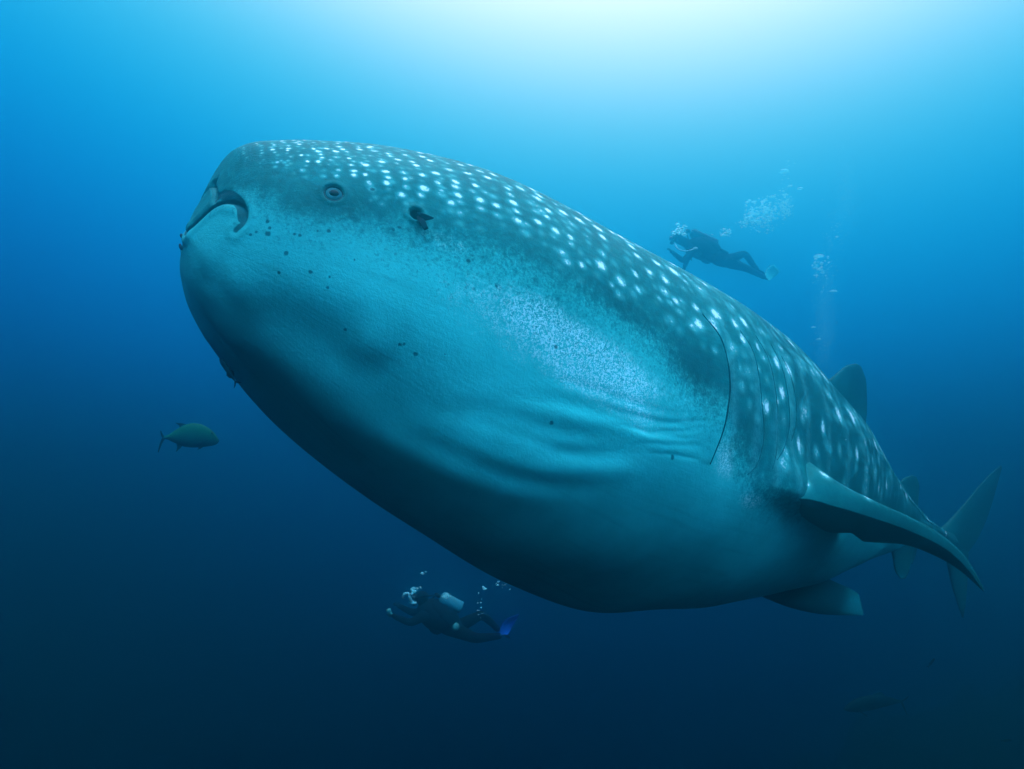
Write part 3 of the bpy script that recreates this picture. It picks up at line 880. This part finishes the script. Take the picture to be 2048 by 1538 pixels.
for lab, x0, y0, dx, dy, dd in (('tiny pale fish alone in dark water above the faint grey fish', 1862, 1326, 7, -9, 9.5),
                                ('tiny pale fish close over the dark reef in the corner', 2012, 1481, 11, -1, 10.5)):
    n_ = math.hypot(dx, dy)
    h_ = spot(x0 + dx, y0 + dy, dd); t_ = spot(x0 - dx, y0 - dy, dd)
    r_ = build_remora('small_fish', lab, h_, t_, .016, (0, 1, 0))
    r_.children[0].data.materials[0] = m_dim

# parasites on the lip edge
m_par = mat('dark_parasite', (.02, .028, .03), .7, .1)
for lab, (x, y), (a_, b_) in (('tiny dark parasite on the lip edge, the upper of two', (363.5, 472), (.0065, .010)), ('tiny dark parasite with trailing thread, the lower of two on the lip', (361.5, 494), (.0065, .014))):
    c = spot(x, y, 2.68)
    v1 = ball_arrays(c, (np.array([a_, .2 * a_, 0]), np.array([-.3 * b_, b_, 0]), np.array([0, 0, a_])), 12, 8)
    v2 = tube_arrays(np.array([c + [0, -b_ * .7, 0], c + [.001, -b_ * 1.6, 0], c + [.001, -b_ * 2.6, .002]]), [.0018, .0012, .0006], 6)
    V, F = merge([v1, v2])
    tag(mesh_obj('copepod_parasite', to_world(V), F, m_par), lab, 'parasite', 'parasites on the lip')

# ------------------------------------------------------------------ divers
m_suit = mat('black_wetsuit', (.003, .012, .016), .8, .02, noise=.4, scale=14)
m_vest = mat('dark_vest', (.004, .013, .018), .7, .02, noise=.5, scale=18, bump=.3)
m_rub = mat('black_rubber', (.003, .009, .012), .6, .03)
m_tankd = mat('dark_tank', (.004, .022, .03), .5, .05)
m_tanks = mat('silver_tank', (.05, .26, .30), .4, .1, noise=.12, scale=10)
m_glass = mat('mask_glass', (.05, .08, .09), .08, .6)
m_pale = mat('pale_plastic', (.30, .66, .66), .5, .2, noise=.15, scale=30)
m_bluefin = mat('blue_fin_blade', (.03, .16, .60), .5, .2)
m_palefin = mat('pale_green_fin_blade', (.06, .62, .55), .5, .2)
m_skin = mat('pale_glove', (.08, .34, .32), .7, .1)


def skinned(name, joints, edges, material, parent):
    """one continuous surface over a jointed skeleton; joints {name: (camera frame point, radius)}"""
    keys = list(joints)
    P = to_world(np.array([joints[k][0] for k in keys])) - np.array(parent.location)
    me = bpy.data.meshes.new(name)
    me.from_pydata(P.tolist(), [(keys.index(a), keys.index(b)) for a, b in edges], [])
    o = bpy.data.objects.new(name, me); COL.objects.link(o); o.parent = parent
    md = o.modifiers.new('skin', 'SKIN'); md.use_smooth_shade = True
    sv = me.skin_vertices[0].data
    for i, k in enumerate(keys):
        sv[i].radius = (joints[k][1], joints[k][1]); sv[i].use_root = (i == 0)
    sb = o.modifiers.new('smooth', 'SUBSURF'); sb.levels = 2; sb.render_levels = 2
    # bake the modifiers so that the figure is plain geometry
    dg = bpy.context.evaluated_depsgraph_get()
    me2 = bpy.data.meshes.new_from_object(o.evaluated_get(dg))
    o.modifiers.clear(); o.data = me2
    me2.materials.clear(); me2.materials.append(material)
    me2.polygons.foreach_set('use_smooth', [True] * len(me2.polygons))
    return o


def build_diver(label, D, J, tank, tank_mat, blades, extras, bulk=1.1):
    """J: joint -> (x, y, nearer/farther metres, radius)"""
    pt = lambda x, y, dz=0: spot(x, y, D + dz)
    base = to_world(pt(*J['hip'][:3]))
    root = empty('person', base)
    tag(root, label, 'diver', 'scuba divers')
    joints = {k: (pt(*v[:3]), v[3] * bulk) for k, v in J.items()}
    E = [('hip', 'waist'), ('waist', 'chest'), ('chest', 'neck'), ('neck', 'head'), ('head', 'crown')]
    for sd in ('near', 'far'):
        E += [('chest', sd + '_shoulder'), (sd + '_shoulder', sd + '_elbow'), (sd + '_elbow', sd + '_wrist'), (sd + '_wrist', sd + '_palm')]
        E += [('hip', sd + '_hip'), (sd + '_hip', sd + '_knee'), (sd + '_knee', sd + '_ankle'), (sd + '_ankle', sd + '_toe')]
    # five fingers on each hand
    for sd in ('near', 'far'):
        w = np.array(joints[sd + '_wrist'][0]); p = np.array(joints[sd + '_palm'][0])
        d = (p - w) / (np.linalg.norm(p - w) + 1e-9)
        side = np.cross(d, [0, 0, 1.0]); side /= np.linalg.norm(side) + 1e-9
        dep = np.cross(d, side)
        for i, (o_, ln) in enumerate(((-.034, .062), (-.012, .075), (.012, .080), (.034, .070))):
            a = p + dep * o_ + d * .02; b = a + d * ln * .6; c = b + d * ln * .3 - side * ln * .35
            for nm, q, r in (('a', a, .011), ('b', b, .010), ('c', c, .008)):
                joints[f'{sd}_f{i}{nm}'] = (q, r)
            E += [(sd + '_palm', f'{sd}_f{i}a'), (f'{sd}_f{i}a', f'{sd}_f{i}b'), (f'{sd}_f{i}b', f'{sd}_f{i}c')]
        a = w + (p - w) * .5 - dep * .045; b = a + d * .045 - dep * .02
        joints[sd + '_ta'] = (a, .013); joints[sd + '_tb'] = (b, .010)
        E += [(sd + '_wrist', sd + '_ta'), (sd + '_ta', sd + '_tb')]
    skinned('body', joints, E, m_suit, root)
    # mask, regulator
    hd = np.array(joints['head'][0]); cr_ = np.array(joints['crown'][0]); nk = np.array(joints['neck'][0])
    fwd = (hd - nk); fwd /= np.linalg.norm(fwd)
    face = np.array(pt(*extras['face']))
    fd = face - hd; fd /= np.linalg.norm(fd)
    upv = np.cross(fd, [0, 0, 1.0]); upv = upv if upv[1] > 0 else -upv; upv /= np.linalg.norm(upv)
    lat = np.cross(fd, upv)
    v, f = ball_arrays(hd + fd * .105 + upv * .035, (lat * .088, upv * .048, fd * .045), 16, 8)
    mk = mesh_obj('mask', to_world(v), f, m_rub, root)
    v, f = ball_arrays(hd + fd * .132 + upv * .035, (lat * .070, upv * .036, fd * .026), 16, 8)
    mesh_obj('mask_glass', to_world(v), f, m_glass, mk)
    v, f = ball_arrays(hd + fd * .135 - upv * .055, (lat * .045, upv * .040, fd * .045), 14, 8)
    mesh_obj('regulator', to_world(v), f, m_rub, root)
    # tank with valve
    t0, t1 = np.array(pt(*tank[0])), np.array(pt(*tank[1]))
    ax = (t1 - t0); Lt = np.linalg.norm(ax); ax /= Lt
    prof = [(0, .022), (.02, .03), (.05, .07), (.10, .092), (.5, .094), (.93, .094), (.98, .085), (1, .05)]
    line = np.array([t0 + ax * Lt * p[0] for p in prof])
    v, f = tube_arrays(to_world(line), [p[1] for p in prof], 18)
    tk = mesh_obj('tank', v, f, tank_mat, root)
    v, f = merge([tube_arrays(to_world(np.array([t0 - ax * .09, t0 - ax * .04, t0 + ax * .02])), [.022, .03, .028], 10),
                  tube_arrays(to_world(np.array([t0 - ax * .05 - lat * .06, t0 - ax * .05, t0 - ax * .05 + lat * .06])), [.022, .016, .022], 8)])
    mesh_obj('valve', v, f, m_tankd, tk)
    # hoses
    ch = np.array(joints['chest'][0])
    for q in ((t0 - ax * .05 + lat * .05, hd + lat * .16 + upv * .05, hd + fd * .15 + lat * .06 - upv * .06), (t0 - ax * .05 - lat * .05, ch - lat * .24 - upv * .02, ch - lat * .2 - upv * .2 + fd * .06)):
        v, f = tube_arrays(to_world(curve3(np.array(q), 16)), .013, 8)
        mesh_obj('hose', v, f, m_rub, root)
    # buoyancy vest: padded shell round the torso
    ws = np.array(joints['waist'][0]); hp = np.array(joints['hip'][0])
    tx = ch - ws; tx /= np.linalg.norm(tx); tu = np.cross(tx, [0, 0, 1.0]); tu = tu if tu[1] > 0 else -tu; tu /= np.linalg.norm(tu); tl = np.cross(tx, tu)
    v1 = ball_arrays(ch + tu * .02 - tx * .10, (tl * .26, tu * .22, tx * .33), 22, 14)
    v2 = ball_arrays(ch + tu * .12 - tx * .16, (tl * .23, tu * .15, tx * .31), 20, 10)
    v3 = ball_arrays(ws - tu * .10 + tl * .13 + tx * .06, (tl * .08, tu * .09, tx * .12), 14, 8)
    v4 = ball_arrays(ws - tu * .10 - tl * .13 + tx * .06, (tl * .08, tu * .09, tx * .12), 14, 8)
    V, F = merge([v1, v2, v3, v4])
    mesh_obj('vest', to_world(V), F, m_vest, root)
    # swim fins
    for heel, toe, tip, wid, bm_, pocket in blades:
        a = np.array(pt(*heel)); b = np.array(pt(*toe)); c = np.array(pt(*tip))
        d1 = b - a; d1 /= np.linalg.norm(d1)
        w = np.array(wid, float); w /= np.linalg.norm(w)
        root_pocket = ball_arrays((a + b) / 2, ((b - a) * .62, w * .075, np.cross(d1, w) * .062), 14, 8)
        fn = mesh_obj('swim_fin', to_world(root_pocket[0]), root_pocket[1], m_rub, root)
        n = 12; V = []; F = []
        dd = c - b
        nrm_ = np.cross(dd / np.linalg.norm(dd), w)
        for i in range(n):
            t = i / (n - 1)
            hw = .07 + .055 * math.sin(min(1, t * 1.3) * math.pi / 2) - .03 * max(0, t - .85) / .15
            ctr = b + dd * t - nrm_ * .05 * math.sin(t * math.pi)
            for sx, tz in ((-1, .010), (-.8, .004), (.8, .004), (1, .010), (1, -.010), (.8, -.004), (-.8, -.004), (-1, -.010)):
                V.append(ctr + w * hw * sx + nrm_ * tz * (1.2 - t))
        for i in range(n - 1):
            for j in range(8):
                F.append((i * 8 + j, i * 8 + (j + 1) % 8, (i + 1) * 8 + (j + 1) % 8, (i + 1) * 8 + j))
        F += [tuple(range(8)), tuple(range((n - 1) * 8, n * 8))]
        mesh_obj('blade', to_world(np.array(V)), F, bm_, fn)
    for nm, kind, dat, m in extras['bits']:
        if kind == 'tube':
            v, f = tube_arrays(to_world(curve3(np.array([pt(*q) for q in dat[0]]), 26)), dat[1], 10)
        else:
            c = np.array(pt(*dat[0])); v, f = ball_arrays(c, np.array(dat[1]), 14, 8); v = to_world(v)
        mesh_obj(nm, v, f, m, root)
    return root


build_diver('diver in black gear swimming above the whale shark\'s back, legs trailing right', 13.6, {
    'hip': (1450, 521, 0, .135), 'waist': (1426, 510, 0, .14), 'chest': (1394, 496, 0, .165), 'neck': (1372, 485, 0, .075), 'head': (1354, 478, 0, .112), 'crown': (1350, 466, 0, .09),
    'near_shoulder': (1386, 503, -.20, .08), 'near_elbow': (1366, 522, -.30, .058), 'near_wrist': (1349, 508, -.34, .042), 'near_palm': (1342, 502, -.34, .034),
    'far_shoulder': (1382, 493, .20, .08), 'far_elbow': (1375, 518, .32, .058), 'far_wrist': (1369, 534, .26, .042), 'far_palm': (1366, 542, .24, .034),
    'near_hip': (1456, 526, -.10, .105), 'near_knee': (1490, 535, -.14, .075), 'near_ankle': (1520, 550, -.12, .05), 'near_toe': (1532, 556, -.12, .045),
    'far_hip': (1456, 519, .10, .105), 'far_knee': (1490, 507, .16, .072), 'far_ankle': (1508, 532, .18, .05), 'far_toe': (1516, 541, .18, .045)},
    ((1380, 464, .02), (1434, 489, .02)), m_tankd,
    [((1518, 550, -.12), (1534, 557, -.12), (1554, 536, -.02), (.75, -.65, .35), m_palefin, 0), ((1507, 531, .18), (1517, 542, .18), (1538, 561, .22), (.6, -.3, .9), m_rub, 0)],
    {'face': (1337, 481, -.06), 'bits': [
        ('gauge', 'ball', ((1391, 497, -.26), [(.05, 0, 0), (0, .028, 0), (0, 0, .03)]), m_pale),
        ('hose', 'tube', ([(1391, 497, -.27), (1372, 502, -.30), (1355, 497, -.25), (1350, 488, -.15)], .011), m_pale),
        ('strap', 'tube', ([(1436, 496, -.10), (1448, 502, -.12), (1456, 506, -.10)], .022), m_rub)]})

build_diver('diver with silver tank and blue fin in dark water below the whale shark\'s belly', 10.6, {
    'hip': (906, 1256, 0, .135), 'waist': (886, 1244, 0, .145), 'chest': (860, 1226, 0, .165), 'neck': (848, 1208, 0, .075), 'head': (843, 1194, 0, .112), 'crown': (848, 1183, 0, .09),
    'near_shoulder': (850, 1230, -.20, .08), 'near_elbow': (822, 1246, -.30, .058), 'near_wrist': (796, 1236, -.36, .042), 'near_palm': (786, 1231, -.36, .034),
    'far_shoulder': (850, 1221, .20, .08), 'far_elbow': (826, 1226, .30, .058), 'far_wrist': (806, 1216, .20, .042), 'far_palm': (797, 1211, .16, .034),
    'near_hip': (914, 1262, -.10, .105), 'near_knee': (952, 1277, -.16, .075), 'near_ankle': (990, 1273, -.14, .05), 'near_toe': (1004, 1271, -.14, .045),
    'far_hip': (914, 1254, .10, .105), 'far_knee': (964, 1229, .18, .072), 'far_ankle': (988, 1250, .22, .05), 'far_toe': (996, 1260, .22, .045)},
    ((880, 1193, .02), (924, 1216, .02)), m_tanks,
    [((988, 1273, -.14), (1008, 1271, -.14), (1026, 1232, -.18), (1.0, .3, .15), m_bluefin, 0), ((987, 1249, .22), (997, 1261, .22), (1016, 1276, .3), (.4, -.5, .9), m_rub, 0)],
    {'face': (826, 1200, -.08), 'bits': [
        ('hose', 'tube', ([(806, 1196, -.32), (809, 1188, -.34), (816, 1187, -.34), (819, 1194, -.34), (823, 1203, -.32), (832, 1207, -.26)], .022), m_pale),
        ('gauge', 'ball', ((826, 1206.5, -.32), [(.06, 0, 0), (0, .012, 0), (0, 0, .02)]), m_pale),
        ('torch', 'tube', ([(782, 1232, -.36), (779, 1225, -.37), (777, 1219, -.38)], .035), m_skin),
        ('pouch', 'ball', ((912, 1254, -.20), [(.045, -.03, 0), (.03, .06, 0), (0, 0, .05)]), m_skin)]})


# ------------------------------------------------------------------ air bubbles
m_bub = mat('air_bubble_film', (.50, .97, .97), .25, .5)
_nt = m_bub.node_tree
_tr = _nt.nodes.new('ShaderNodeBsdfTranslucent'); _tr.inputs[0].default_value = (.50, .99, .99, 1)
_mx = _nt.nodes.new('ShaderNodeMixShader'); _mx.inputs[0].default_value = .6
_nt.links.new(_nt.nodes['Principled BSDF'].outputs[0], _mx.inputs[1]); _nt.links.new(_tr.outputs[0], _mx.inputs[2])
_nt.links.new(_mx.outputs[0], _nt.nodes['Material Output'].inputs['Surface'])


def cap_bubble(c, r, flat=.5):
    """dome-shaped rising bubble: rounded above, hollow below"""
    n, m_ = 14, 8; V = []; F = []
    for i in range(m_ + 1):
        ph = math.pi * i / m_
        z = math.cos(ph); rr = math.sin(ph)
        z = z * flat if z > 0 else z * flat * .25 - .12 * flat * (1 - rr)
        for j in range(n):
            a = 2 * math.pi * j / n
            V.append(c + np.array([rr * math.cos(a) * r, z * r, rr * math.sin(a) * r]))
    for i in range(m_):
        for j in range(n):
            F.append((i * n + j, (i + 1) * n + j, (i + 1) * n + (j + 1) % n, i * n + (j + 1) % n))
    return np.array(V), F


g1 = 'large bubbles rising above the upper diver'
for x, y, r, lab in ((1568, 344, 6, 'largest domed air bubble, topmost of the trail above the upper diver'),
                     (1580, 373, 3.2, 'small air bubble just below the topmost one of the diver\'s trail'),
                     (1600, 378, 3.6, 'air bubble farthest right in the trail above the upper diver'),
                     (1545, 394, 4, 'bright air bubble at the top of the dense middle bubble cluster'),
                     (1508, 404, 3.6, 'air bubble at the upper left corner of the dense bubble cluster'),
                     (1571, 390, 2.8, 'air bubble capping the right-hand clump of fine bubbles'),
                     (1516, 445, 3.4, 'air bubble at the foot of the dense bubble cluster')):
    d = 11.6 + rng.normal(0, .25)
    v, f = cap_bubble(spot(x, y, d), 1.6 * r * d / 1335.0, rng.uniform(.4, .65))
    tag(mesh_obj('air_bubble', to_world(v), f, m_bub), lab, 'bubble', g1)
g2 = 'large bubbles right of the upper diver'
for x, y, r, lab in ((1638, 513, 6.5, 'wide domed air bubble on top of the small cluster right of the diver\'s fin'),
                     (1674, 474, 2.5, 'air bubble highest in the sparse column right of the upper diver'),
                     (1667, 583, 4.5, 'flat air bubble alone below the small cluster right of the diver'),
                     (1627, 655, 3.2, 'small flat air bubble above the shark\'s back, upper of the last two'),
                     (1638, 679, 3, 'small air bubble nearest the shark\'s back, lowest of the column')):
    d = 12.4 + rng.normal(0, .25)
    v, f = cap_bubble(spot(x, y, d), 1.6 * r * d / 1335.0, rng.uniform(.35, .6))
    tag(mesh_obj('air_bubble', to_world(v), f, m_bub), lab, 'bubble', g2)
OCT = np.array([(1, 0, 0), (-1, 0, 0), (0, 1, 0), (0, -1, 0), (0, 0, 1), (0, 0, -1)], float)
OF = [(0, 2, 4), (2, 1, 4), (1, 3, 4), (3, 0, 4), (2, 0, 5), (1, 2, 5), (3, 1, 5), (0, 3, 5)]


def bubble_cloud(label, clumps, D):
    """clumps: (x, y, spread x, spread y, count, smallest, largest radius in photo units)"""
    V = []; F = []; o = 0
    for x, y, sx, sy, n, r0, r1 in clumps:
        for _ in range(n):
            d = D + rng.normal(0, .3)
            c = spot(x + rng.normal(0, sx), y + rng.normal(0, sy), d)
            r = 2.7 * (r0 + (r1 - r0) * rng.random()**2.5) * d / 1335.0
            V.append(c + OCT * [r, r * .7, r]); F += [tuple(i + o for i in q) for q in OF]; o += 6
    ob = mesh_obj('bubble_cloud', to_world(np.concatenate(V)), F, m_bub, smooth=False)
    tag(ob, label, 'bubbles', kind='stuff')


bubble_cloud('cloud of tiny bubbles trailing up and right from the upper diver',
             [(1505, 432, 9, 12, 150, .4, 1.6), (1534, 428, 8, 16, 180, .4, 1.6), (1570, 412, 9, 13, 300, .3, 1.0), (1452, 465, 8, 5, 35, .5, 1.7), (1360, 459, 7, 5, 45, .5, 2.6),
              (1520, 450, 14, 6, 50, .3, 1.0), (1575, 350, 10, 25, 30, .3, .8), (1492, 447, 7, 4, 25, .4, 1.2), (1540, 410, 14, 9, 8, 1.2, 1.9), (1528, 432, 16, 8, 8, 1.2, 1.9), (1455, 463, 8, 4, 4, 1.2, 1.8)], 11.6)
bubble_cloud('column of fine bubbles rising right of the upper diver',
             [(1640, 533, 10, 9, 60, .4, 1.6), (1650, 640, 13, 60, 1500, .18, .34), (1692, 380, 13, 50, 900, .18, .34), (1665, 470, 12, 40, 120, .2, .6), (1645, 560, 10, 15, 40, .3, .8), (1640, 532, 10, 6, 6, 1.2, 1.9)], 12.4)
bubble_cloud('few bubbles by the lower diver\'s head and tank',
             [(826, 1181, 1.6, 3, 14, .6, 2.0), (836, 1176, 4, 2, 10, .4, 1.4), (895, 1192, 6, 3, 16, .4, 2.0), (967, 1175, 3, 1, 4, .5, 2.0), (1003, 1170, 8, 6, 12, .4, 1.2), (958, 1205, 4, 14, 14, .3, .9), (849, 1145, 4, 1.5, 4, .6, 1.6)], 10.4)


# ------------------------------------------------------------------ drifting particles
def build_particles():
    m = mat('marine_snow', (.35, .7, .7), .8, .05)
    V = []; F = []; o = 0
    for _ in range(160):
        d = rng.uniform(2.2, 10.0)
        c = spot(rng.uniform(-200, 2250), rng.uniform(-200, 1740), d)
        r = rng.uniform(.0008, .0022)
        V.append(c + OCT * rng.uniform(.6, 1.3, (1, 3)) * r); F += [tuple(i + o for i in q) for q in OF]; o += 6
    tag(mesh_obj('drifting_particles', to_world(np.concatenate(V)), F, m, smooth=False), 'tiny pale particles drifting in the water', 'particles', kind='stuff')


build_particles()
